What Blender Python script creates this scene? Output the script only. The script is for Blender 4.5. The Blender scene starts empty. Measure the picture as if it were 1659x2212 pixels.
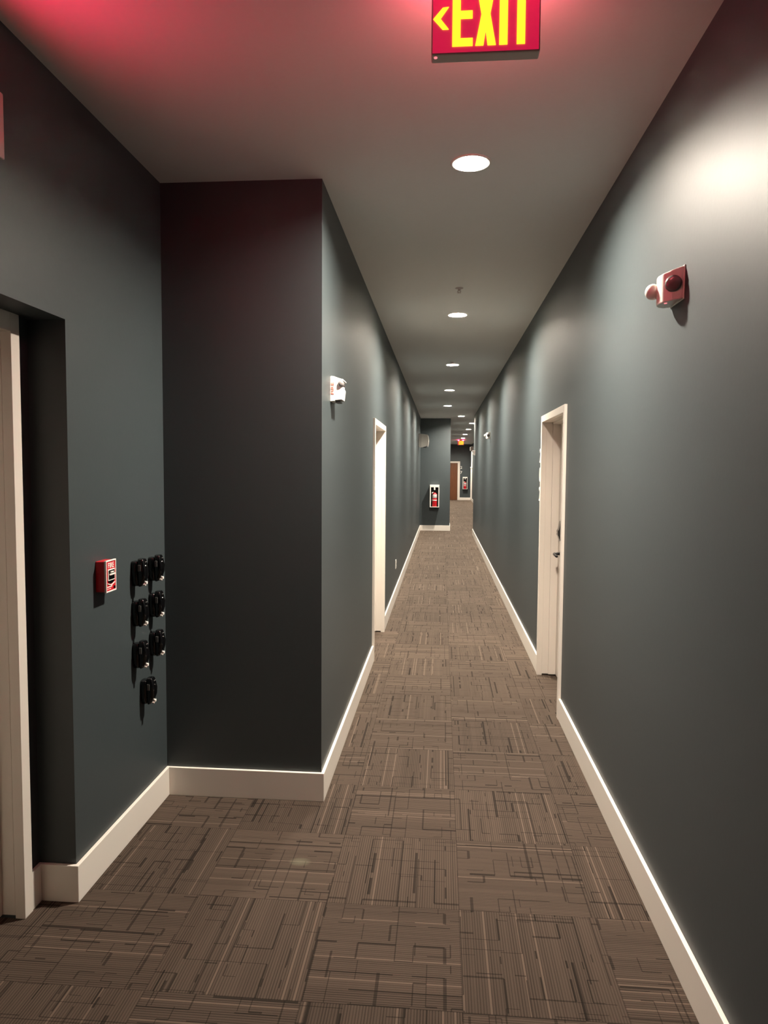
import bpy, bmesh, math, random
from mathutils import Vector, Matrix
random.seed(4)
SC = bpy.context.scene
COL = SC.collection
PI = math.pi

# ------------------------------------------------------------------ dimensions
R, L, F, ZC = 0.8015, -0.5802, -1.3692, 3.018      # right wall, hall left wall, front left wall, ceiling
YS, YE = 3.3705, 18.984                            # near and far wall returns
HB, TB = 0.1435, 0.0157                            # baseboard height, thickness
XE, XR2, YEND, YF = 0.222, 1.58, 18.0, 38.4        # far corridor
YB = -4.2                                          # wall behind
REC = -1.515                                       # recessed door wall plane
RY0, RY1, RZ = 1.25, 2.481, 2.185

# ------------------------------------------------------------------ materials
def new_mat(name):
    m = bpy.data.materials.new(name); m.use_nodes = True
    return m, m.node_tree, m.node_tree.nodes['Principled BSDF']

def pmat(name, col, rough=0.5, metal=0.0, spec=0.5, noise=0.0, bump=0.0, scale=40.0, emis=None, es=0.0, coat=0.0, trans=0.0):
    m, nt, b = new_mat(name)
    b.inputs['Base Color'].default_value = (*col, 1)
    b.inputs['Roughness'].default_value = rough
    b.inputs['Metallic'].default_value = metal
    b.inputs['Specular IOR Level'].default_value = spec
    b.inputs['Coat Weight'].default_value = coat
    b.inputs['Transmission Weight'].default_value = trans
    if emis:
        b.inputs['Emission Color'].default_value = (*emis, 1)
        b.inputs['Emission Strength'].default_value = es
    if noise or bump:
        tc = nt.nodes.new('ShaderNodeTexCoord')
        n = nt.nodes.new('ShaderNodeTexNoise'); n.inputs['Scale'].default_value = scale
        n.inputs['Detail'].default_value = 4
        nt.links.new(tc.outputs['Object'], n.inputs['Vector'])
        if noise:
            mx = nt.nodes.new('ShaderNodeMix'); mx.data_type = 'RGBA'
            mx.inputs[6].default_value = (*[c * (1 - noise) for c in col], 1)
            mx.inputs[7].default_value = (*[min(1, c * (1 + noise)) for c in col], 1)
            nt.links.new(n.outputs['Fac'], mx.inputs[0]); nt.links.new(mx.outputs[2], b.inputs['Base Color'])
        if bump:
            bp = nt.nodes.new('ShaderNodeBump'); bp.inputs['Strength'].default_value = bump
            bp.inputs['Distance'].default_value = 0.002
            nt.links.new(n.outputs['Fac'], bp.inputs['Height']); nt.links.new(bp.outputs['Normal'], b.inputs['Normal'])
    return m

M = {}
M['wall'] = pmat('slate_wall_paint', (0.040, 0.0515, 0.0555), 0.50, spec=0.50, noise=0.05, bump=0.10, scale=55)
M['ceiling'] = pmat('ceiling_paint', (0.74, 0.74, 0.71), 0.62, spec=0.3, noise=0.02, bump=0.10, scale=60)
M['trim'] = pmat('white_trim_paint', (0.80, 0.75, 0.68), 0.38, noise=0.006, scale=40)
M['frame'] = pmat('white_door_frame_paint', (0.74, 0.68, 0.61), 0.42, noise=0.006, scale=45)
M['plastic'] = pmat('white_plastic', (0.82, 0.79, 0.73), 0.35, noise=0.02, scale=30)
M['grey_plastic'] = pmat('grey_vent_plastic', (0.10, 0.10, 0.095), 0.5, noise=0.05)
M['black'] = pmat('black_gloss_plastic', (0.0025, 0.0025, 0.003), 0.12, noise=0.1, scale=20)
M['blackmetal'] = pmat('black_metal', (0.012, 0.012, 0.013), 0.3, metal=0.4, noise=0.1)
M['chrome'] = pmat('brushed_steel', (0.55, 0.54, 0.52), 0.25, metal=1.0, noise=0.05)
M['red'] = pmat('red_enamel', (0.62, 0.012, 0.022), 0.35, noise=0.06, scale=20, coat=0.3)
M['redletter'] = pmat('red_print', (0.60, 0.17, 0.13), 0.5, noise=0.05)
M['whiteprint'] = pmat('white_print', (0.85, 0.80, 0.75), 0.45, noise=0.02)
M['lens'] = pmat('smoked_lamp_lens', (0.15, 0.135, 0.13), 0.28, noise=0.3, scale=60, coat=0.6)
M['clear'] = pmat('clear_strobe_lens', (0.20, 0.185, 0.18), 0.12, noise=0.1, scale=50, coat=0.6)
M['rubber'] = pmat('black_rubber', (0.01, 0.01, 0.01), 0.6, noise=0.1)
M['label'] = pmat('grey_label', (0.55, 0.52, 0.52), 0.5, noise=0.12, scale=90)
M['dim_white'] = pmat('white_digit_paint', (0.85, 0.83, 0.78), 0.4, noise=0.02)
M['led'] = pmat('red_indicator', (0.9, 0.3, 0.3), 0.3, emis=(1, 0.25, 0.28), es=0.2)
M['diffuser'] = pmat('downlight_diffuser', (0.9, 0.9, 0.9), 0.5, emis=(1.0, 0.895, 0.755), es=700.0)
M['can'] = pmat('downlight_reflector', (0.82, 0.80, 0.76), 0.35, noise=0.02)
M['signbody'] = pmat('exit_sign_housing', (0.55, 0.50, 0.47), 0.4, noise=0.03, scale=20)
M['signface'] = pmat('exit_sign_red_panel', (0.58, 0.13, 0.19), 0.4, emis=(1.0, 0.01, 0.10), es=0.085, noise=0.03)
M['signback'] = pmat('exit_sign_lit_red_panel', (0.5, 0.03, 0.05), 0.4, emis=(1.0, 0.19, 0.19), es=2.7)
M['wallsign'] = pmat('wall_sign_lit_panel', (0.5, 0.03, 0.05), 0.4, emis=(1.0, 0.02, 0.11), es=15.0)
M['glowstrip'] = pmat('added_red_glow', (0.5, 0.03, 0.05), 0.4, emis=(1.0, 0.03, 0.14), es=62.0)  # added emitter, unseen from below, for the red glow on the ceiling
M['exitletter'] = pmat('exit_letter_glow', (0.8, 0.6, 0.1), 0.4, emis=(1.0, 0.80, 0.02), es=0.28, noise=0.06, scale=25)

def wood_mat():
    m, nt, b = new_mat('dark_stained_wood')
    tc = nt.nodes.new('ShaderNodeTexCoord'); mp = nt.nodes.new('ShaderNodeMapping')
    mp.inputs['Scale'].default_value = (14, 14, 1.2)
    n = nt.nodes.new('ShaderNodeTexNoise'); n.inputs['Scale'].default_value = 3; n.inputs['Detail'].default_value = 6
    r = nt.nodes.new('ShaderNodeValToRGB')
    r.color_ramp.elements[0].color = (0.07, 0.022, 0.008, 1); r.color_ramp.elements[1].color = (0.21, 0.075, 0.028, 1)
    nt.links.new(tc.outputs['Object'], mp.inputs['Vector']); nt.links.new(mp.outputs[0], n.inputs['Vector'])
    nt.links.new(n.outputs['Fac'], r.inputs[0]); nt.links.new(r.outputs[0], b.inputs['Base Color'])
    b.inputs['Roughness'].default_value = 0.4
    return m
M['wood'] = wood_mat()

class NB:
    """tiny helper for building math node graphs"""
    def __init__(s, nt): s.nt = nt
    def v(s, x, sock):
        if isinstance(x, (int, float)): sock.default_value = x
        else: s.nt.links.new(x, sock)
    def m(s, op, a, b=None, c=None):
        n = s.nt.nodes.new('ShaderNodeMath'); n.operation = op
        s.v(a, n.inputs[0])
        if b is not None: s.v(b, n.inputs[1])
        if c is not None: s.v(c, n.inputs[2])
        return n.outputs[0]
    def hash(s, a, b, c=0.0, w=0.0):
        cb = s.nt.nodes.new('ShaderNodeCombineXYZ')
        s.v(s.m('ADD', a, 0.37), cb.inputs[0]); s.v(s.m('ADD', b, 0.53), cb.inputs[1]); s.v(c, cb.inputs[2])
        n = s.nt.nodes.new('ShaderNodeTexWhiteNoise'); n.noise_dimensions = '4D'
        s.nt.links.new(cb.outputs[0], n.inputs['Vector']); s.v(w, n.inputs['W'])
        return n.outputs['Value']

def carpet_mat():
    m, nt, b = new_mat('carpet_tiles')
    g = NB(nt); A = g.m
    geo = nt.nodes.new('ShaderNodeNewGeometry'); sp = nt.nodes.new('ShaderNodeSeparateXYZ')
    nt.links.new(geo.outputs['Position'], sp.inputs[0])
    T = 0.5
    x = A('DIVIDE', A('SUBTRACT', sp.outputs[0], 0.083), T)
    y = A('DIVIDE', A('SUBTRACT', sp.outputs[1], 0.055), T)
    ix, iy = A('FLOOR', x), A('FLOOR', y)
    fx, fy = A('FRACT', x), A('FRACT', y)
    par = A('FLOORED_MODULO', A('ADD', A('ADD', ix, iy), 1.0), 2.0)       # 1 -> ribs run along Y
    tid = A('ADD', A('MULTIPLY', ix, 17.0), A('MULTIPLY', iy, 3.13))
    def mix(p, a, c):   # p? a : c
        return A('ADD', A('MULTIPLY', p, a), A('MULTIPLY', A('SUBTRACT', 1.0, p), c))
    u = mix(par, fx, fy); v = mix(par, fy, fx)             # u across the ribs, v along them
    N = 54.0
    un = A('MULTIPLY', u, N); ui = A('FLOOR', un); uf = A('FRACT', un)
    rib = A('ABSOLUTE', A('SUBTRACT', A('MULTIPLY', uf, 2.0), 1.0))          # 1 in the groove
    rib = A('POWER', rib, 1.6)
    rh = g.hash(ui, tid, 1.0)
    # thin light yarn lines
    li = A('GREATER_THAN', g.hash(ui, tid, 2.0), 0.94)
    li = A('MULTIPLY', li, A('LESS_THAN', rib, 0.75))
    # groups of ribs that are darker / plainer
    grp = g.hash(A('FLOOR', A('MULTIPLY', u, 7.0)), tid, 3.0)
    def maze(G, thr_u, thr_v, wu, wv, seed, run=1.0):
        hu = g.hash(tid, seed, 5.0); hv = g.hash(tid, seed, 6.0)
        up = A('ADD', u, A('MULTIPLY', A('SINE', A('MULTIPLY', A('ADD', A('MULTIPLY', u, 2.0), hu), 2 * PI)), 0.045))
        vp = A('ADD', v, A('MULTIPLY', A('SINE', A('MULTIPLY', A('ADD', A('MULTIPLY', v, 2.0), hv), 2 * PI)), 0.045))
        U = A('ADD', A('MULTIPLY', up, G), hv); V = A('ADD', A('MULTIPLY', vp, G), hu)
        def line(P, Q, w, thr, s2):
            P5 = A('ADD', P, 0.5); j = A('FLOOR', P5)
            d = A('ABSOLUTE', A('SUBTRACT', A('FRACT', P5), 0.5))
            on = A('GREATER_THAN', g.hash(j, A('FLOOR', A('MULTIPLY', Q, run)), tid, seed + s2), thr)
            return A('MULTIPLY', A('LESS_THAN', d, w * G), on)
        a = line(U, V, wu, thr_u, 0.1); c = line(V, U, wv, thr_v, 0.2)
        return a, c
    a1, c1 = maze(5.4, 0.44, 0.48, 0.0058, 0.0050, 1.0)
    a2, c2 = maze(9.0, 0.80, 0.82, 0.0052, 0.0044, 2.0)
    a3, c3 = maze(3.0, 0.70, 0.72, 0.0085, 0.0055, 3.0, 0.6)
    along = A('MAXIMUM', A('MAXIMUM', a1, a2), a3)
    cross = A('MAXIMUM', A('MAXIMUM', c1, c2), c3)
    dark = A('MINIMUM', A('ADD', A('MULTIPLY', along, 0.62), A('MULTIPLY', cross, 0.52)), 0.75)
    # fuzz
    nz = nt.nodes.new('ShaderNodeTexNoise'); nz.inputs['Scale'].default_value = 330; nz.inputs['Detail'].default_value = 3
    nt.links.new(geo.outputs['Position'], nz.inputs['Vector'])
    nz2 = nt.nodes.new('ShaderNodeTexNoise'); nz2.inputs['Scale'].default_value = 2.2
    nt.links.new(geo.outputs['Position'], nz2.inputs['Vector'])
    val = A('SUBTRACT', 1.0, A('MULTIPLY', rib, A('ADD', 0.34, A('MULTIPLY', rh, 0.38))))
    val = A('MULTIPLY', val, A('ADD', 0.93, A('MULTIPLY', grp, 0.13)))
    val = A('MULTIPLY', val, A('ADD', 0.92, A('MULTIPLY', g.hash(ix, iy, 9.0), 0.14)))
    val = A('MULTIPLY', val, A('ADD', 0.84, A('MULTIPLY', nz.outputs['Fac'], 0.32)))
    val = A('MULTIPLY', val, A('ADD', 0.90, A('MULTIPLY', nz2.outputs['Fac'], 0.20)))
    val = A('ADD', val, A('MULTIPLY', li, 0.55))
    val = A('MULTIPLY', val, A('SUBTRACT', 1.0, dark))
    seam = A('MINIMUM', A('MINIMUM', fx, A('SUBTRACT', 1.0, fx)), A('MINIMUM', fy, A('SUBTRACT', 1.0, fy)))
    val = A('MULTIPLY', val, A('SUBTRACT', 1.0, A('MULTIPLY', A('LESS_THAN', seam, 0.0055), 0.25)))
    # pale stain
    dx = A('DIVIDE', A('SUBTRACT', sp.outputs[0], -0.575), 0.050); dy = A('DIVIDE', A('SUBTRACT', sp.outputs[1], 2.82), 0.035)
    st = A('SUBTRACT', 1.0, A('ADD', A('MULTIPLY', dx, dx), A('MULTIPLY', dy, dy)))
    st = A('MAXIMUM', 0.0, A('MINIMUM', st, 1.0))
    mx = nt.nodes.new('ShaderNodeMix'); mx.data_type = 'RGBA'; mx.blend_type = 'MULTIPLY'
    mx.inputs[0].default_value = 1.0
    mx.inputs[6].default_value = (0.064, 0.045, 0.034, 1)
    cb = nt.nodes.new('ShaderNodeCombineColor')
    for i in range(3): nt.links.new(val, cb.inputs[i])
    nt.links.new(cb.outputs[0], mx.inputs[7])
    m2 = nt.nodes.new('ShaderNodeMix'); m2.data_type = 'RGBA'
    nt.links.new(A('MULTIPLY', st, 0.55), m2.inputs[0]); nt.links.new(mx.outputs[2], m2.inputs[6])
    m2.inputs[7].default_value = (0.13, 0.125, 0.085, 1)
    nt.links.new(m2.outputs[2], b.inputs['Base Color'])
    b.inputs['Roughness'].default_value = 0.95; b.inputs['Specular IOR Level'].default_value = 0.15
    nt.links.new(A('MULTIPLY', val, 0.92), b.inputs['Sheen Weight']); b.inputs['Sheen Roughness'].default_value = 0.36; b.inputs['Sheen Tint'].default_value = (0.80, 0.65, 0.52, 1)
    bp = nt.nodes.new('ShaderNodeBump'); bp.inputs['Strength'].default_value = 0.35; bp.inputs['Distance'].default_value = 0.002
    nt.links.new(val, bp.inputs['Height']); nt.links.new(bp.outputs['Normal'], b.inputs['Normal'])
    return m
M['carpet'] = carpet_mat()

# ------------------------------------------------------------------ mesh helpers
def box(bm, x0, x1, y0, y1, z0, z1, bev=0.0):
    r = bmesh.ops.create_cube(bm, size=1.0)
    vs = r['verts']
    bmesh.ops.scale(bm, vec=(abs(x1 - x0), abs(y1 - y0), abs(z1 - z0)), verts=vs)
    bmesh.ops.translate(bm, vec=((x0 + x1) / 2, (y0 + y1) / 2, (z0 + z1) / 2), verts=vs)
    if bev > 0:
        es = list({e for v in vs for e in v.link_edges})
        bmesh.ops.bevel(bm, geom=es, offset=bev, segments=2, profile=0.5, affect='EDGES')
    return bm

def cyl(bm, c, axis, r, h, seg=24, r2=None, cap=True):
    """cylinder/cone starting at c, going h along axis"""
    res = bmesh.ops.create_cone(bm, cap_ends=cap, segments=seg, radius1=r, radius2=r if r2 is None else r2, depth=h)
    a = Vector(axis).normalized()
    q = Vector((0, 0, 1)).rotation_difference(a).to_matrix().to_4x4()
    mt = Matrix.Translation(Vector(c) + a * h / 2) @ q
    bmesh.ops.transform(bm, matrix=mt, verts=res['verts'])

def ball(bm, c, r, sc=(1, 1, 1), seg=20):
    res = bmesh.ops.create_uvsphere(bm, u_segments=seg, v_segments=seg // 2 + 2, radius=r)
    bmesh.ops.scale(bm, vec=sc, verts=res['verts']); bmesh.ops.translate(bm, vec=c, verts=res['verts'])

def prism(bm, pts, lo, hi, axis='z', top_scale=1.0, bev=0.0):
    """closed polygon pts (a,b) extruded along axis. axis z:(x,y) ; y:(x,z) ; x:(y,z)"""
    def P(a, b, t):
        return {'z': (a, b, t), 'y': (a, t, b), 'x': (t, a, b)}[axis]
    ca = sum(p[0] for p in pts) / len(pts); cb_ = sum(p[1] for p in pts) / len(pts)
    A = [bm.verts.new(P(a, b, lo)) for a, b in pts]
    B = [bm.verts.new(P(ca + (a - ca) * top_scale, cb_ + (b - cb_) * top_scale, hi)) for a, b in pts]
    fs = [bm.faces.new(A), bm.faces.new(B[::-1])]
    n = len(pts)
    for i in range(n):
        fs.append(bm.faces.new((A[i], B[i], B[(i + 1) % n], A[(i + 1) % n])))
    bmesh.ops.recalc_face_normals(bm, faces=fs)
    if bev:
        es = list({e for f in fs for e in f.edges})
        bmesh.ops.bevel(bm, geom=es, offset=bev, segments=2, profile=0.5, affect='EDGES')

def tube(bm, pts, r, seg=10):
    prev = None
    pts = [Vector(p) for p in pts]
    for i, p in enumerate(pts):
        d = (pts[min(i + 1, len(pts) - 1)] - pts[max(i - 1, 0)]).normalized()
        q = Vector((0, 0, 1)).rotation_difference(d)
        ring = [bm.verts.new(p + q @ Vector((r * math.cos(2 * PI * k / seg), r * math.sin(2 * PI * k / seg), 0))) for k in range(seg)]
        if prev:
            for k in range(seg): bm.faces.new((prev[k], prev[(k + 1) % seg], ring[(k + 1) % seg], ring[k]))
        else: bm.faces.new(ring[::-1])
        prev = ring
    bm.faces.new(prev)

def lathe(bm, prof, c, seg=28):
    rings = []
    for r, z in prof:
        rings.append([bm.verts.new((c[0] + r * math.cos(2 * PI * k / seg), c[1] + r * math.sin(2 * PI * k / seg), c[2] + z)) for k in range(seg)])
    for a, b in zip(rings, rings[1:]):
        for k in range(seg): bm.faces.new((a[k], a[(k + 1) % seg], b[(k + 1) % seg], b[k]))
    if prof[0][0] > 0: bm.faces.new(rings[0][::-1])
    if prof[-1][0] > 0: bm.faces.new(rings[-1])

def obj(name, bm, mat, parent=None, smooth=False, label=None):
    me = bpy.data.meshes.new(name)
    bm.normal_update(); bm.to_mesh(me); bm.free()
    me.materials.append(mat)
    if smooth:
        for p in me.polygons: p.use_smooth = True
    o = bpy.data.objects.new(name, me); COL.objects.link(o)
    if parent is not None:
        o.parent = parent
    if label: o['label'] = label
    return o

def thing(name, label, cat, loc=(0, 0, 0), rotz=0.0, group=None):
    o = bpy.data.objects.new(name, None); COL.objects.link(o)
    o.empty_display_size = 0.05
    o.location = loc; o.rotation_euler = (0, 0, rotz)
    o['label'] = label; o['category'] = cat
    if group: o['group'] = group
    return o

def struct(name, bm, mat, label=None):
    o = obj(name, bm, mat); o['kind'] = 'structure'
    if label: o['label'] = label
    return o

def dup(root, loc, label, rotz=None, group=None):
    r = root.copy(); COL.objects.link(r); r.location = loc
    if rotz is not None: r.rotation_euler = (0, 0, rotz)
    r['label'] = label
    if group: r['group'] = group
    for ch in list(root.children):
        c = ch.copy(); COL.objects.link(c); c.parent = r
        for g in list(ch.children):
            d = g.copy(); COL.objects.link(d); d.parent = c
    return r

def text_bm(s, size, extrude, mat4, sx=1.0):
    cu = bpy.data.curves.new('txt', 'FONT'); cu.body = s; cu.size = size; cu.extrude = extrude
    cu.align_x = 'CENTER'; cu.align_y = 'CENTER'; cu.offset = size * 0.008
    to = bpy.data.objects.new('txt', cu); COL.objects.link(to)
    dg = bpy.context.evaluated_depsgraph_get()
    me = bpy.data.meshes.new_from_object(to.evaluated_get(dg))
    bm = bmesh.new(); bm.from_mesh(me)
    bmesh.ops.scale(bm, vec=(sx, 1, 1), verts=bm.verts)
    bmesh.ops.transform(bm, matrix=mat4, verts=bm.verts)
    bpy.data.objects.remove(to); bpy.data.meshes.remove(me); bpy.data.curves.remove(cu)
    return bm

def frame_mat(right, up, origin):
    r = Vector(right); u = Vector(up); n = r.cross(u)
    m = Matrix((r, u, n)).transposed().to_4x4()
    return Matrix.Translation(origin) @ m

BM = bmesh.new

# ------------------------------------------------------------------ setting
bm = BM()
vs = [bm.verts.new(p) for p in ((-2.2, YB, 0), (2.2, YB, 0), (2.2, YF + .1, 0), (-2.2, YF + .1, 0))]
bm.faces.new(vs)
struct('floor', bm, M['carpet'])

LIGHTS = [(0.113, 3.245), (0.122, 6.34), (0.122, 9.315), (0.113, 12.275), (0.108, 15.234),
          (0.482, 18.18), (0.872, 20.98), (0.879, 24.09), (0.884, 27.5), (0.889, 30.7), (0.895, 33.75), (0.90, 36.5)]
BACK = []
LR = 0.079
bm = BM()
def loop(pts):
    vs = [bm.verts.new(p) for p in pts]
    return [bm.edges.new((vs[i], vs[(i + 1) % len(vs)])) for i in range(len(vs))]
ed = loop([(-2.2, YB, ZC), (2.2, YB, ZC), (2.2, YF + .1, ZC), (-2.2, YF + .1, ZC)])
for lx, ly in LIGHTS + BACK:
    ed += loop([(lx + LR * math.cos(2 * PI * k / 32), ly + LR * math.sin(2 * PI * k / 32), ZC) for k in range(32)])
bmesh.ops.triangle_fill(bm, use_beauty=True, use_dissolve=False, edges=ed, normal=(0, 0, -1))
struct('ceiling', bm, M['ceiling'])

DW = 0.045     # depth of frame face
def wall(name, boxes):
    bm = BM()
    for b_ in boxes: box(bm, *b_)
    return struct(name, bm, M['wall'])

OUT = 1.2
# front left wall with the recessed doorway
wall('wall_left', [(REC, F, RY1, YS + .2, 0, ZC), (REC, F, YB, RY0, 0, ZC), (REC, F, RY0, RY1, RZ, ZC),
                   (REC - .3, REC, YB, 1.42, 0, ZC), (REC - .3, REC, 2.357, YS + .2, 0, ZC), (REC - .3, REC, 1.42, 2.357, 2.13, ZC)])
wall('wall_left_return', [(F, L, YS, YS + .2, 0, ZC)])
D2 = (5.90, 7.06)    # left hall door frame, outer
D3 = (4.645, 5.715)  # right hall door frame, outer
FW = 0.050           # frame face width
FT = 2.078           # frame top
wall('wall_left_hall', [(L - .3, L, YS + .2, D2[0] + .02, 0, ZC), (L - .3, L, D2[1] - .02, YE + .2, 0, ZC), (L - .3, L, D2[0] + .02, D2[1] - .02, FT - .02, ZC)])
wall('wall_left_far_return', [(L, XE, YE, YE + .2, 0, ZC)])
wall('wall_left_far', [(XE - .2, XE, YE + .2, YF, 0, ZC)])
wall('wall_right', [(R, R + .3, YB, D3[0] + .02, 0, ZC), (R, R + .3, D3[1] - .02, YEND, 0, ZC), (R, R + .3, D3[0] + .02, D3[1] - .02, FT - .02, ZC)])
wall('wall_right_return', [(R + .3, XR2, YEND - .2, YEND, 0, ZC)])
wall('wall_right_far', [(XR2, XR2 + .3, YEND - .2, YF, 0, ZC)])
wall('wall_back', [(F - .3, R + .3, YB - .2, YB, 0, ZC)])
D4 = (-0.22, 0.975)
wall('wall_far', [(D4[1] - .02, XR2 + .1, YF, YF + .2, 0, ZC), (XE - .5, D4[0] + .02, YF, YF + .2, 0, ZC), (D4[0] + .02, D4[1] - .02, YF, YF + .2, 2.07, ZC)])

def bb(name, *boxes):
    bm = BM()
    for b_ in boxes: box(bm, *b_, 0, HB, 0.0022)
    return struct(name, bm, M['trim'])
bb('baseboard_left', (F, F + TB, RY1 - TB, YS))
bb('baseboard_left_recess', (REC, F + .004, RY1 - TB, RY1))
bb('baseboard_left_recess_back', (REC, REC + TB, 2.407, RY1 - TB))
bb('baseboard_left_back', (F, F + TB, YB, RY0))
bb('baseboard_left_return', (F + TB, L + TB, YS - TB, YS))
bb('baseboard_left_hall', (L, L + TB, YS, D2[0]))
bb('baseboard_left_hall_far', (L, L + TB, D2[1], YE))
bb('baseboard_left_far_return', (L + TB, XE + TB, YE - TB, YE))
bb('baseboard_left_far', (XE, XE + TB, YE, YF))
bb('baseboard_right', (R - TB, R, YB, D3[0]))
bb('baseboard_right_hall', (R - TB, R, D3[1], YEND))
bb('baseboard_right_return', (R, XR2, YEND, YEND + TB))
bb('baseboard_right_far', (XR2 - TB, XR2, YEND + TB, YF))
bb('baseboard_far', (D4[1], XR2 - TB, YF - TB, YF))

# ------------------------------------------------------------------ doors (one Empty each, structure)
def door(name, label, x, sgn, y0, y1, top, depth, slab_mat, head=FW, zb=0.012):
    """door in a wall whose face is x = const; sgn=+1 when the frame recedes towards +X"""
    t = bpy.data.objects.new(name, None); COL.objects.link(t)
    t.location = (x, (y0 + y1) / 2, 0); t['kind'] = 'structure'; t['label'] = label
    w = (y1 - y0) / 2
    def X(d): return d * sgn
    def bx(bm, d0, d1, a0, a1, z0, z1, bev=0.0015):
        box(bm, min(X(d0), X(d1)), max(X(d0), X(d1)), a0, a1, z0, z1, bev)
    bm = BM()
    for s in (-1, 1):
        a0, a1 = (-w, -w + FW) if s < 0 else (w - FW, w)
        bx(bm, -.018, .02, a0, a1, 0.0, top)                       # face
        j0, j1 = (-w + .02, -w + FW) if s < 0 else (w - FW, w - .02)
        bx(bm, .02, depth + .05, j0, j1, zb, top - FW)              # jamb
        k0, k1 = (-w + FW, -w + FW + .016) if s < 0 else (w - FW - .016, w - FW)
        bx(bm, depth * .55, depth, k0, k1, zb, top - head)          # stop
    bx(bm, -.018, .02, -w + FW, w - FW, top - head, top)
    bx(bm, .02, depth + .05, -w + .02, w - .02, top - head, top - .022)
    bx(bm, depth * .55, depth, -w + FW, w - FW, top - head - .016, top - head)
    obj('door_frame', bm, M['frame'], t)
    bm = BM(); bx(bm, depth, depth + .044, -w + FW + .003, w - FW - .003, .014, top - head - .003, .002)
    sl = obj('door_leaf', bm, slab_mat, t)
    return t, sl

d1, s1 = door('door_1', 'cream door frame in the dark recess at the left edge', REC, -1, 1.372, 2.405, RZ, .125, M['frame'], head=.066)
d2, s2 = door('door_2', 'cream framed doorway on the left hall wall', L, -1, D2[0], D2[1], FT, .13, M['frame'])
d3, s3 = door('door_3', 'cream framed doorway with black lock on the right wall', R, 1, D3[0], D3[1], FT, .125, M['frame'])

# lever handle and electronic lock on door_3 (local coords of the empty; far side of the leaf)
hy = 5.50 - (D3[0] + D3[1]) / 2
bm = BM()
cyl(bm, (.125, hy, 1.005), (-1, 0, 0), .027, .008, 24)
cyl(bm, (.118, hy, 1.005), (-1, 0, 0), .011, .045, 16)
tube(bm, [(.072, hy, 1.005), (.068, hy - .02, 1.004), (.068, hy - .06, 1.003), (.070, hy - .105, 1.0), (.074, hy - .12, .998)], .0095, 12)
obj('door_handle', bm, M['blackmetal'], s3, True, 'black lever handle')
bm = BM()
prism(bm, [(.125, 1.10), (.125, 1.262), (.112, 1.258), (.100, 1.195), (.092, 1.185), (.092, 1.150), (.098, 1.142), (.110, 1.105)], hy - .036, hy + .036, 'y', bev=.003)
lk = obj('door_lock', bm, M['black'], s3, False, 'black electronic lock body')
bm = BM(); box(bm, .0905, .094, hy - .02, hy + .02, 1.166, 1.176, .001)
obj('lock_button', bm, M['chrome'], lk)
for o in (d3.children[1],): pass
# plain knob set for door_2
bm = BM(); hy2 = -.40
cyl(bm, (-.13, hy2, 1.0), (1, 0, 0), .027, .008, 24); cyl(bm, (-.125, hy2, 1.0), (1, 0, 0), .011, .04, 16)
tube(bm, [(-.088, hy2, 1.0), (-.086, hy2 + .05, 1.0), (-.09, hy2 + .11, .998)], .009, 12)
obj('door_handle', bm, M['blackmetal'], s2, True)

# door_4: dark wooden door in the far wall (wall face y = YF)
t4 = bpy.data.objects.new('door_4', None); COL.objects.link(t4)
t4.location = ((D4[0] + D4[1]) / 2, YF, 0); t4['kind'] = 'structure'; t4['label'] = 'dark brown wooden door at the far end of the corridor'
w4 = (D4[1] - D4[0]) / 2
bm = BM()
box(bm, -w4, -w4 + .125, -.02, .02, 0, 2.10, .002); box(bm, w4 - .125, w4, -.02, .02, 0, 2.10, .002)
box(bm, -w4 + .125, w4 - .125, -.02, .02, 2.01, 2.10, .002)
obj('door_frame', bm, M['frame'], t4)
bm = BM(); box(bm, -w4 + .11, w4 - .11, .03, .075, .01, 2.03, .002)
s4 = obj('door_leaf', bm, M['wood'], t4)
bm = BM(); cyl(bm, (-w4 + .2, .03, 1.0), (0, -1, 0), .011, .05, 12); tube(bm, [(-w4 + .2, -.02, 1.0), (-w4 + .31, -.022, 1.0)], .009, 10)
obj('door_handle', bm, M['chrome'], s4, True)

# white vertical trim at the far right corner
bm = BM()
box(bm, 1.50, XR2, 37.05, 37.20, HB, 1.735, .004); box(bm, 1.485, XR2, 37.03, 37.22, 1.735, 1.80, .004)
box(bm, 1.525, XR2, 37.08, 37.17, 1.80, 2.62, .004)
struct('trim_1', bm, M['trim'], 'white vertical trim at the far right corner of the corridor')

# ------------------------------------------------------------------ downlights
def downlight(loc, label):
    t = thing('downlight', label, 'ceiling light', (loc[0], loc[1], ZC), group='recessed round downlights along the ceiling')
    bm = BM()   # trim ring with depth
    seg = 40
    prof = [(LR - .003, .0), (LR - .003, -.004), (LR + .010, -.005), (LR + .013, -.002), (LR + .013, .0015)]
    lathe_ring(bm, prof, seg)
    obj('trim_ring', bm, M['plastic'], t, True)
    bm = BM(); lathe_ring(bm, [(LR - .002, -.001), (LR - .003, .012), (LR - .006, .040), (LR - .006, .046)], seg)
    obj('reflector', bm, M['can'], t, True)
    bm = BM()
    r_ = LR - .007          # shallow dome, still inside the recess
    lathe(bm, [(r_ * math.cos(a), .042 - .027 * math.sin(a)) for a in [k * PI / 2 / 6 for k in range(6)]] + [(.0015, .015)], (0, 0, 0), 20)
    obj('diffuser', bm, M['diffuser'], t, True)
    bm = BM(); cyl(bm, (0, 0, .047), (0, 0, 1), LR + .004, .03, seg)
    obj('housing', bm, M['can'], t)
    return t
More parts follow.
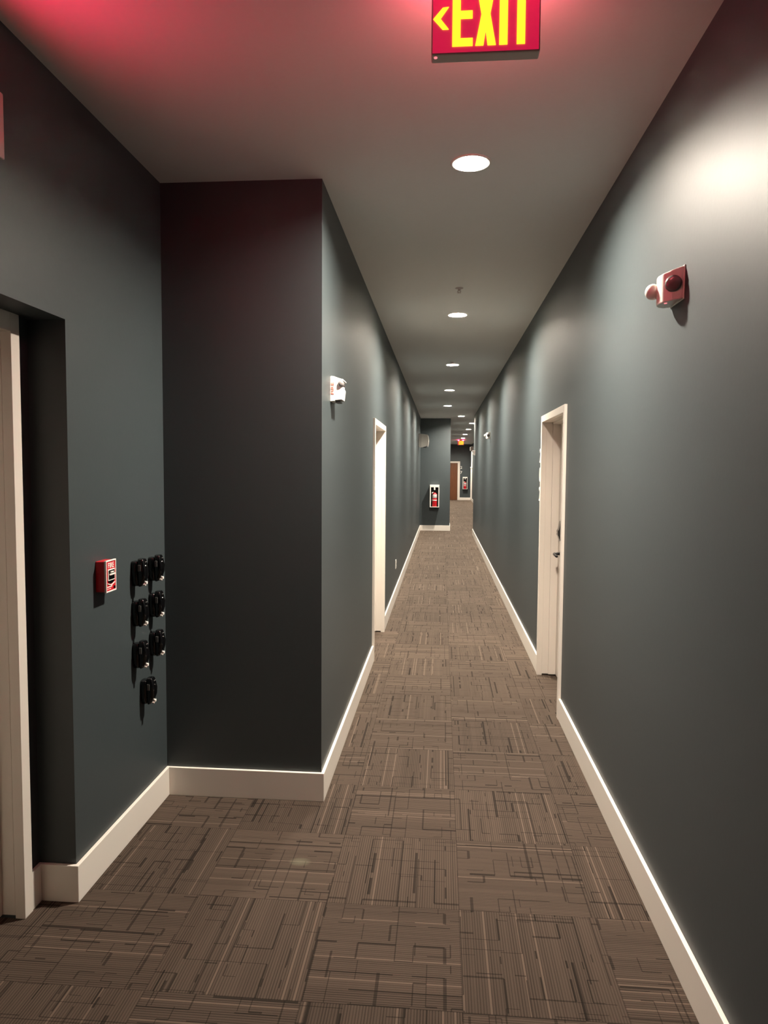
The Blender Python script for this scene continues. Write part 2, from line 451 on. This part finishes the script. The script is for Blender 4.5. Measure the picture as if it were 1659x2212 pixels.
def lathe_ring(bm, prof, seg):
    rings = [[bm.verts.new((r * math.cos(2 * PI * k / seg), r * math.sin(2 * PI * k / seg), z)) for k in range(seg)] for r, z in prof]
    for a, b in zip(rings, rings[1:]):
        for k in range(seg): bm.faces.new((a[k], a[(k + 1) % seg], b[(k + 1) % seg], b[k]))
LL = ['largest round downlight, nearest beyond the hanging exit sign',
      'second downlight from the camera, just beyond the ceiling sprinkler',
      'third downlight from the camera, with a sprinkler right in front of its lower edge',
      'fourth downlight from the camera in the ceiling row of the hall',
      'fifth downlight from the camera, last of the straight near row',
      'sixth downlight, set to the right beside the far wall corner',
      'seventh downlight, partly touching the end edge of the right wall',
      'eighth downlight, second of the far corridor row',
      'ninth downlight, third of the far corridor row',
      'tenth downlight, fourth of the far corridor row above the far exit sign',
      'tiny downlight right above the far exit sign',
      'farthest downlight, almost hidden behind the far exit sign']
base = downlight(LIGHTS[0], LL[0])
for i in range(1, len(LIGHTS)): dup(base, (LIGHTS[i][0], LIGHTS[i][1], ZC), LL[i])
for bx_, by_ in BACK: dup(base, (bx_, by_, ZC), 'round downlight in the ceiling behind the camera')

# ------------------------------------------------------------------ sprinklers
def sprinkler(loc, label):
    t = thing('sprinkler_head', label, 'sprinkler', loc, group='ceiling sprinkler heads')
    bm = BM(); lathe(bm, [(.030, 0), (.030, -.003), (.014, -.006), (.012, -.012)], (0, 0, 0), 24)
    obj('escutcheon', bm, M['signbody'], t, True)
    bm = BM(); cyl(bm, (0, 0, -.010), (0, 0, -1), .009, .010, 12)
    tube(bm, [(-.008, 0, -.018), (-.013, 0, -.026), (0, 0, -.036)], .0025, 6); tube(bm, [(.008, 0, -.018), (.013, 0, -.026), (0, 0, -.036)], .0025, 6)
    obj('nozzle', bm, M['signbody'], t, True)
    bm = BM(); cyl(bm, (0, 0, -.036), (0, 0, -1), .015, .002, 16)
    obj('deflector', bm, M['signbody'], t)
    return t
sp = sprinkler((.114, 5.42, ZC), 'small sprinkler head hanging just before the second downlight')
dup(sp, (.112, 9.10, ZC), 'small sprinkler head hanging just before the third downlight')

# ------------------------------------------------------------------ EXIT signs
def exit_letters(h, sw):
    """bmesh of EXIT letters with left arrow in the XZ plane, origin at lower left of the E, facing -Y"""
    bm = BM(); d0, d1 = -.003, 0.002
    def bar(x0, x1, z0, z1): prism(bm, [(x0, z0), (x1, z0), (x1, z1), (x0, z1)], d0, d1, 'y')
    s = sw
    w = .054
    bar(0, s, 0, h); bar(s, w, 0, s * .92); bar(s, w * .98, h / 2 - s * .46, h / 2 + s * .46); bar(s, w, h - s * .92, h)
    x = .061; xw = .054
    c = x + xw / 2
    prism(bm, [(x, 0), (x + s, 0), (c, h * .235), (x + xw - s, 0), (x + xw, 0), (c + s * .5 + .001, h / 2), (x + xw, h), (x + xw - s, h),
               (c, h * .765), (x + s, h), (x, h), (c - s * .5 - .001, h / 2)], d0, d1, 'y')
    bar(.124, .124 + s, 0, h)
    tx = .170 + s / 2
    bar(tx - s / 2, tx + s / 2, 0, h - s * .92); bar(tx - .028, tx + .028, h - s * .92, h)
    return bm

def hanging_sign(name, label, loc, group=None, arrow='left'):
    """origin: bottom centre-left of housing on the camera side at ceiling hang"""
    t = thing(name, label, 'exit sign', loc, group=group)
    W_, H_, D_ = .288, .205, .042
    bm = BM(); box(bm, 0, W_, 0, D_, 0, H_, .004)
    hs = obj('housing', bm, M['signbody'], t)
    bm = BM(); box(bm, .004, W_ - .004, -.0015, .001, .004, H_ - .004)
    obj('front_panel', bm, M['signface'], t, label='glowing red front panel')
    bm = BM(); box(bm, .006, W_ - .006, D_ - .001, D_ + .0015, .006, H_ - .006)
    obj('back_panel', bm, M['signback'], t, label='glowing red back panel')
    lm = exit_letters(.160, .0215)
    bmesh.ops.translate(lm, vec=(.056, -.0015, .018), verts=lm.verts)
    obj('lettering', lm, M['exitletter'], t, label='glowing yellow EXIT letters')
    bm = BM()
    a = .0145
    if arrow == 'left':
        prism(bm, [(.005, .090), (.030, .118), (.046, .1195), (.024, .090), (.046, .0625), (.030, .0625)], -.0045, .0005, 'y')
    else:
        prism(bm, [(.283, .090), (.262, .118), (.248, .1195), (.266, .090), (.248, .0625), (.262, .0625)], -.0045, .0005, 'y')
    obj('arrow', bm, M['exitletter'], t, label='glowing yellow arrow')
    bm = BM(); box(bm, W_ / 2 - .07, W_ / 2 + .07, D_ / 2 - .03, D_ / 2 + .03, ZC - loc[2] - .022, ZC - loc[2], .004)
    box(bm, W_ / 2 - .05, W_ / 2 + .05, D_ / 2 - .018, D_ / 2 + .018, H_, ZC - loc[2] - .02)
    obj('canopy', bm, M['signbody'], t)
    for a0, a1 in ((.012, W_ / 2 - .075), (W_ / 2 + .075, W_ - .012)):  # unseen glowing strips added on top to redden the ceiling around the sign
        bm = BM(); box(bm, a0, a1, .008, D_ - .008, H_ - .001, H_ + .004)
        obj('added_glow_strip', bm, M['glowstrip'], t, label='added red glow strip on top, out of view')
    bm = BM(); cyl(bm, (.012, .012, .001), (0, 0, -1), .0045, .003, 14)
    obj('test_button', bm, M['led'], t, True, 'small red test button')
    return t
hanging_sign('exit_sign', 'large hanging red EXIT sign with yellow letters and left arrow', (-.042, 1.955, 2.758))
hanging_sign('exit_sign', 'tiny distant EXIT sign hanging at the far end of the corridor', (.70, 32.4, 2.775), arrow='right')

# wall-mounted sign above the recessed door: only its end shows
t = thing('exit_sign', 'pinkish box end of a wall sign cut off by the left edge', 'exit sign', (F, 1.795, 2.575))
bm = BM(); box(bm, 0, .040, 0, .290, 0, .195, .004); obj('housing', bm, M['signbody'], t)
bm = BM(); box(bm, .0395, .0415, .030, .252, .020, .175); obj('front_panel', bm, M['wallsign'], t, label='glowing red front panel')
lm = exit_letters(.150, .021)
bmesh.ops.transform(lm, matrix=Matrix.Translation((.0418, .036, .022)) @ Matrix.Rotation(PI / 2, 4, 'Z'), verts=lm.verts)
obj('lettering', lm, M['exitletter'], t)

# ------------------------------------------------------------------ emergency lights (right wall, facing -X)
def emergency_light(loc, label):
    t = thing('emergency_light', label, 'emergency light', loc, group='emergency lights on the right wall')
    plan = [(0, 0), (-.012, .000), (-.040, .012), (-.062, .036), (-.070, .066), (-.066, .092), (-.052, .118), (-.030, .135), (0, .140)]
    bm = BM(); prism(bm, plan, 0, .109, 'z', bev=.004)
    for v_ in bm.verts:                       # top slopes down towards the front
        if v_.co.z > .06: v_.co.z += v_.co.x * .28
        else: v_.co.z += v_.co.x * .10
    obj('body', bm, M['plastic'], t)
    bm = BM(); box(bm, -.005, 0.0, -.003, .143, -.002, .111, .0015)
    obj('back_plate', bm, M['plastic'], t)
    d_ = Vector((-.50, -.87, 0)).normalized(); c0 = Vector((-.034, .012, .052))
    bm = BM(); cyl(bm, c0 - d_ * .010, d_, .0275, .014, 32); ball(bm, c0 + d_ * .001, .0255, (1, 1, 1), 24)
    for v_ in bm.verts:
        q_ = (v_.co - c0).dot(d_)
        if q_ > .004: v_.co -= d_ * (q_ - .004) * .75
    obj('lamp_head', bm, M['lens'], t, True, 'dark round lamp lens')
    bm = BM(); ball(bm, (-.076, .100, .046), .026, (1, 1, 1.05))
    obj('lamp_head', bm, M['plastic'], t, True, 'white round lamp head facing away')
    bm = BM(); cyl(bm, (-.048, .045, .000), (0, 0, -1), .005, .007, 14)
    obj('test_button', bm, M['led'], t, True, 'small red test button')
    return t
em = emergency_light((R, 2.460, 2.227), 'pink-tinted emergency light with dark round lens on near right wall')
dup(em, (R, 11.90, 2.178), 'small white emergency light farther down on the right wall', group='emergency lights on the right wall')

# ------------------------------------------------------------------ horn strobes
def strobe(loc, label, sgn=1):
    t = thing('horn_strobe', label, 'fire alarm strobe', loc, group='fire alarm horn strobes')
    def P(pts): return [(a * sgn, b) for a, b in pts]
    bm = BM(); prism(bm, P([(0, 0), (.024, .002), (.024, .128), (.006, .131), (0, .127)]), 0, .118, 'y', bev=.0015)
    obj('back_box', bm, M['plastic'], t)
    bm = BM(); prism(bm, P([(.022, .006), (.060, .010), (.066, .062), (.060, .072), (.060, .104), (.070, .106), (.066, .114), (.044, .120), (.022, .128)]), .004, .114, 'y', bev=.0015)
    obj('front_cover', bm, M['plastic'], t)
    bm = BM(); ball(bm, (.055 * sgn, .010, .090), .0175, (1, 1, 1.05)); cyl(bm, (.050 * sgn, .02, .091), (0, 1, 0), .014, .08, 18)
    obj('strobe_lens', bm, M['clear'], t, True, 'clear strobe lens')
    bm = BM(); box(bm, min(.024 * sgn, .05 * sgn), max(.024 * sgn, .05 * sgn), .02, .10, -.004, .004, .001)
    obj('speaker_grille', bm, M['grey_plastic'], t)
    r = (0, 0, -1) if sgn > 0 else (0, 0, 1)
    m4 = frame_mat((0, 0, 1), (-1, 0, 0), (.0135 * sgn, -.0008, .066))
    fb = text_bm('FIRE', .020, .0006, m4, 1.75)
    obj('lettering', fb, M['redletter'], t, label='vertical red FIRE lettering')
    return t
st = strobe((L, 3.622, 1.998), 'white fire alarm strobe with red FIRE lettering on left hall wall')
strobe((R, 17.25, 2.0), 'tiny whitish alarm strobe at the far end of the right wall', -1)

t = thing('wall_box', 'tiny pink-lit box high on the far right corridor wall', 'wall box', (XR2, 36.0, 2.62))
bm = BM(); box(bm, -.16, 0, 0, .28, 0, .19, .01); obj('body', bm, M['plastic'], t)
bm = BM(); box(bm, -.12, -.02, .03, .25, .19, .215, .004); obj('cover', bm, M['plastic'], t)

# ------------------------------------------------------------------ rounded wall unit at the end of the left hall wall
t = thing('wall_unit', 'white rounded wall-mounted unit beside the far wall corner', 'wall unit', (L, 17.45, 2.20))
prof = [(0.004, .010), (.055, .000), (.115, .003), (.165, .018), (.200, .050), (.200, .285), (.190, .312), (.120, .322), (.004, .332)]
bm = BM(); prism(bm, prof, 0, .30, 'y', bev=.006); obj('body', bm, M['plastic'], t)
bm = BM(); prism(bm, [(.199, .03), (.222, .012), (.240, .07), (.248, .15), (.242, .235), (.225, .30), (.199, .318)], -.002, .302, 'y', bev=.004)
obj('front_cover', bm, M['plastic'], t, label='bulging white front cover')
bm = BM(); box(bm, .10, .19, .03, .27, -.006, .012, .002); obj('vent_grille', bm, M['black'], t, label='dark vent underneath')
bm = BM(); box(bm, .048, .054, -.0012, .301, .012, .326); obj('seam', bm, M['grey_plastic'], t)

# ------------------------------------------------------------------ fire pull station
t = thing('fire_alarm_pull_station', 'red FIRE pull station on the left wall beside black key boxes', 'fire alarm', (F - .0008, 2.668, 1.150))
bm = BM(); box(bm, 0, .040, .002, .084, .002, .126, .004); obj('body', bm, M['red'], t)
bm = BM()
for b_ in ((.038, .0465, 0, .005, 0, .128), (.038, .0465, .081, .086, 0, .128), (.038, .0465, .005, .081, 0, .005), (.038, .0465, .005, .081, .123, .128)): box(bm, *b_, .0008)
obj('border_trim', bm, M['whiteprint'], t, label='pale raised border')
bm = BM(); box(bm, .039, .0445, .005, .081, .005, .123); obj('face_plate', bm, M['red'], t)
fb = text_bm('FIRE', .030, .0006, frame_mat((0, 1, 0), (0, 0, 1), (.0452, .043, .106)), .98)
obj('lettering', fb, M['whiteprint'], t, label='white FIRE lettering')
bm = BM(); box(bm, .044, .0475, .014, .072, .046, .092, .001); h_ = obj('handle_surround', bm, M['whiteprint'], t, label='white handle surround')
bm = BM(); box(bm, .0465, .0485, .018, .068, .050, .088, .0008); obj('handle_recess', bm, M['black'], h_)
bm = BM(); box(bm, .048, .053, .020, .066, .068, .074, .001); box(bm, .048, .052, .030, .056, .078, .083, .001); obj('pull_bar', bm, M['whiteprint'], h_)
bm = BM(); prism(bm, [(.016, .046), (.070, .046), (.062, .038), (.043, .033), (.024, .038)], .044, .0475, 'x'); obj('pull_grip', bm, M['black'], t, label='black grip below the handle')
bm = BM(); prism(bm, [(.012, .037), (.043, .028), (.074, .037), (.074, .034), (.043, .024), (.012, .034)], .044, .047, 'x')
box(bm, .044, .0455, .010, .052, .019, .023); box(bm, .044, .0453, .010, .042, .012, .014)
obj('printed_marks', bm, M['whiteprint'], t)
bm = BM(); cyl(bm, (.044, .070, .015), (1, 0, 0), .006, .003, 18); obj('key_lock', bm, M['black'], t, label='black round key lock')

# ------------------------------------------------------------------ black key lock boxes
def key_box(loc, label):
    t = thing('key_lock_box', label, 'key box', loc, group='black key lock boxes on the left wall')
    def shell(levels, x0, e=0.6, n=20):
        """stack of rounded sections (z, half width, front x) closed at both ends, back at x0"""
        bm = BM(); prev = None
        for z, w, xf in levels:
            ring = []
            for k in range(n):
                a = 2 * PI * k / n
                c_, s_ = math.cos(a), math.sin(a)
                ring.append(bm.verts.new((x0 + (xf - x0) * (0.5 + 0.5 * math.copysign(abs(c_) ** e, c_)), w * math.copysign(abs(s_) ** e, s_), z)))
            if prev:
                for k in range(n): bm.faces.new((prev[k], prev[(k + 1) % n], ring[(k + 1) % n], ring[k]))
            else: bm.faces.new(ring[::-1])
            prev = ring
        bm.faces.new(prev)
        return bm
    obj('rear_shell', shell([(-.061, .010, .026), (-.056, .018, .030), (-.040, .0245, .032), (0, .0275, .032), (.035, .0275, .032), (.048, .025, .031), (.051, .021, .028)], 0), M['black'], t, True)
    fr = obj('front_cover', shell([(-.064, .008, .036), (-.060, .015, .044), (-.046, .021, .055), (-.015, .0250, .066), (.015, .0260, .067), (.044, .0245, .060), (.058, .022, .056), (.062, .018, .052)], .028), M['black'], t, True)
    bm = BM(); box(bm, .034, .046, -.0275, -.0240, .008, .036, .001); 
    obj('side_highlight', bm, M['grey_plastic'], t, label='grey painted highlight on the side')  # grey piece stands in for a reflected highlight on the black side
    bm = BM(); cyl(bm, (.060, -.004, .030), (1, 0, 0), .004, .007, 12); obj('keyhole', bm, M['chrome'], fr)
    bm = BM(); box(bm, .057, .0615, -.008, .010, .046, .049, .0008); obj('top_ridge', bm, M['grey_plastic'], fr)
    bm = BM(); box(bm, .048, .064, -.004, .010, -.053, -.041, .002); box(bm, .044, .060, -.008, .006, -.059, -.052, .0015)
    obj('white_tag', bm, M['whiteprint'], t, label='small white tag at the bottom')
    return t
KB = [((3.012, 1.183), 'black key lock box, left one of the top pair'),
      ((3.195, 1.178), 'black key lock box, right one of the top pair near the corner'),
      ((3.012, 1.002), 'black key lock box, left one of the second pair down'),
      ((3.195, 1.006), 'black key lock box, right one of the second pair down'),
      ((3.012, .812), 'black key lock box, left one of the third pair down'),
      ((3.195, .820), 'black key lock box, right one of the third pair down'),
      ((3.090, .622), 'single black key lock box at the very bottom of the cluster')]
kb = key_box((F - .0008, KB[0][0][0], KB[0][0][1]), KB[0][1])
for (y_, z_), lb in KB[1:]: dup(kb, (F - .0008, y_, z_), lb)

# ------------------------------------------------------------------ outlet on left hall wall
t = thing('wall_outlet', 'small white power outlet low on the left hall wall', 'outlet', (L, 8.90, .375))
bm = BM(); box(bm, 0, .007, 0, .072, 0, .117, .002); pl = obj('cover_plate', bm, M['plastic'], t)
bm = BM(); box(bm, .006, .011, .018, .054, .066, .102, .002); box(bm, .006, .011, .018, .054, .015, .051, .002); obj('socket', bm, M['plastic'], pl)

# ------------------------------------------------------------------ fire extinguishers in cabinets (wall facing -Y)
def cabinet(loc, label, h):
    t = thing('extinguisher_cabinet', label, 'cabinet', loc, group='white extinguisher cabinets')
    w, d = .25, .17
    bm = BM()
    box(bm, -w / 2, w / 2, -.006, 0, 0, h); box(bm, -w / 2, -w / 2 + .008, -d, -.006, 0, h); box(bm, w / 2 - .008, w / 2, -d, -.006, 0, h)
    box(bm, -w / 2 + .008, w / 2 - .008, -d, -.006, 0, .008); box(bm, -w / 2 + .008, w / 2 - .008, -d, -.006, h - .008, h)
    obj('case', bm, M['plastic'], t)
    bm = BM()
    box(bm, -w / 2, -w / 2 + .028, -d - .006, -d, 0, h, .001); box(bm, w / 2 - .022, w / 2, -d - .006, -d, 0, h, .001)
    box(bm, -w / 2 + .028, w / 2 - .022, -d - .006, -d, h - .062, h, .001); box(bm, -w / 2 + .028, w / 2 - .022, -d - .006, -d, 0, .018, .001)
    obj('front_frame', bm, M['plastic'], t)
    bm = BM(); box(bm, -.018, .020, -d - .010, -d - .003, h - .135, h - .055, .002); obj('pull_tab', bm, M['plastic'], t, label='white pull tab')
    bm = BM(); box(bm, -w / 2 + .009, w / 2 - .009, -.012, -.006, .01, h - .01); obj('back_liner', bm, M['rubber'], t, label='dark inner back')
    return t
def extinguisher(loc, label, hose=-1):
    t = thing('fire_extinguisher', label, 'fire extinguisher', loc, group='red fire extinguishers in cabinets')
    bm = BM(); lathe(bm, [(.0, 0), (.058, 0), (.064, .012), (.064, .315), (.058, .345), (.040, .372), (.020, .385), (.018, .400)], (0, 0, 0)); obj('cylinder', bm, M['red'], t, True)
    bm = BM(); lathe(bm, [(.0650, .235), (.0655, .236), (.0655, .330), (.0635, .334)], (0, 0, 0)); obj('label_sheet', bm, M['label'], t, True, 'grey-white label')
    bm = BM(); lathe(bm, [(.0652, .165), (.0658, .166), (.0658, .190), (.0652, .191)], (0, 0, 0)); obj('strap', bm, M['whiteprint'], t, True, 'white strap')
    bm = BM(); cyl(bm, (0, 0, .395), (0, 0, 1), .018, .04, 16)
    box(bm, -.03, .055, -.012, .012, .430, .442, .003); prism(bm, [(-.03, .452), (.06, .470), (.06, .478), (-.03, .468)], -.012, .012, 'y', bev=.002)
    obj('valve_handle', bm, M['rubber'], t, label='black carrying handle')
    bm = BM(); s = hose
    tube(bm, [(0, -.02, .418), (s * .03, -.035, .425), (s * .06, -.04, .405), (s * .078, -.035, .36), (s * .080, -.03, .28), (s * .078, -.02, .20)], .009, 10)
    obj('hose', bm, M['rubber'], t, True)
    bm = BM(); cyl(bm, (s * .03, -.05, .395), (s * 1, -.1, -.6), .014, .05, 14); obj('gauge_tag', bm, M['whiteprint'], t, label='pale tag on the valve')
    bm = BM(); cyl(bm, (s * .078, -.02, .205), (0, 0, -1), .012, .10, 12, .016); obj('nozzle', bm, M['rubber'], t, True)
    return t
cabinet((-.19, YE, .640), 'white cabinet holding an extinguisher on the nearer far-end wall', .60)
ex = extinguisher((-.186, YE - .092, .649), 'red extinguisher with grey label inside the nearer white cabinet')
cabinet((1.255, YF, .60), 'tiny white extinguisher cabinet beside the brown door', .66)
dup(ex, (1.255, YF - .092, .609), 'tiny red extinguisher inside the cabinet beside the brown door')

# ------------------------------------------------------------------ numbers on the walls
def digit(ch, label, m4, size, group, loc, name='door_number'):
    b_ = text_bm(ch, size, .007, m4, 1.0)
    o = obj(name, b_, M['dim_white']); o.location = loc
    o['label'] = label; o['category'] = 'number'; o['group'] = group
    return o
rm = frame_mat((0, -1, 0), (0, 0, 1), (0, 0, 0))   # reads from the hall, facing -X
for ch, z, lb in (('2', 1.760, 'topmost white number beside the right doorway, seen edge-on'), ('0', 1.608, 'white ring-shaped 0 beside the right doorway, middle of three'),
                  ('2', 1.452, 'lowest white number beside the right doorway, seen edge-on')):
    digit(ch, lb, rm, .158, 'white room numbers beside the right doorway', (R - .0062, 5.770, z))
fm = frame_mat((1, 0, 0), (0, 0, 1), (0, 0, 0))
digit('2', 'tiny white 2 on the far wall right of the brown door', fm, .20, 'white room numbers on the far wall', (1.045, YF - .0062, 1.762))
digit('7', 'tiny white 7 below the 2 on the far wall', fm, .20, 'white room numbers on the far wall', (1.043, YF - .0062, 1.492))

# ------------------------------------------------------------------ camera
f, ya, pi_, ro = 1516.76, 0.0818, 0.0609, 0.0068
cam = bpy.data.cameras.new('camera'); co = bpy.data.objects.new('camera', cam); COL.objects.link(co)
r0 = Vector((math.cos(ya), math.sin(ya), 0)); fh = Vector((-math.sin(ya), math.cos(ya), 0)); zz = Vector((0, 0, 1))
fw = fh * math.cos(pi_) - zz * math.sin(pi_); up = fh * math.sin(pi_) + zz * math.cos(pi_)
cx = r0 * math.cos(ro) + up * math.sin(ro); cy = up * math.cos(ro) - r0 * math.sin(ro)
mw = Matrix((cx, cy, -fw)).transposed().to_4x4(); mw.translation = (0, 0, 1.65)
co.matrix_world = mw
cam.sensor_fit = 'HORIZONTAL'; cam.sensor_width = 36.0; cam.lens = f / 1659 * 36.0
cam.clip_start = 0.05; cam.clip_end = 200
SC.camera = co

# ------------------------------------------------------------------ world and view
w = bpy.data.worlds.new('world'); SC.world = w; w.use_nodes = True
w.node_tree.nodes['Background'].inputs[0].default_value = (0.9, 0.95, 1.0, 1)
w.node_tree.nodes['Background'].inputs[1].default_value = 0.0
SC.view_settings.view_transform = 'Standard'; SC.view_settings.look = 'None'
SC.view_settings.exposure = 2.5; SC.view_settings.gamma = 1.0
SC.view_settings.use_curve_mapping = False
SC.cycles.max_bounces = 10; SC.cycles.diffuse_bounces = 6; SC.cycles.glossy_bounces = 4
SC.cycles.use_denoising = True
SC.cycles.sample_clamp_indirect = 6.0
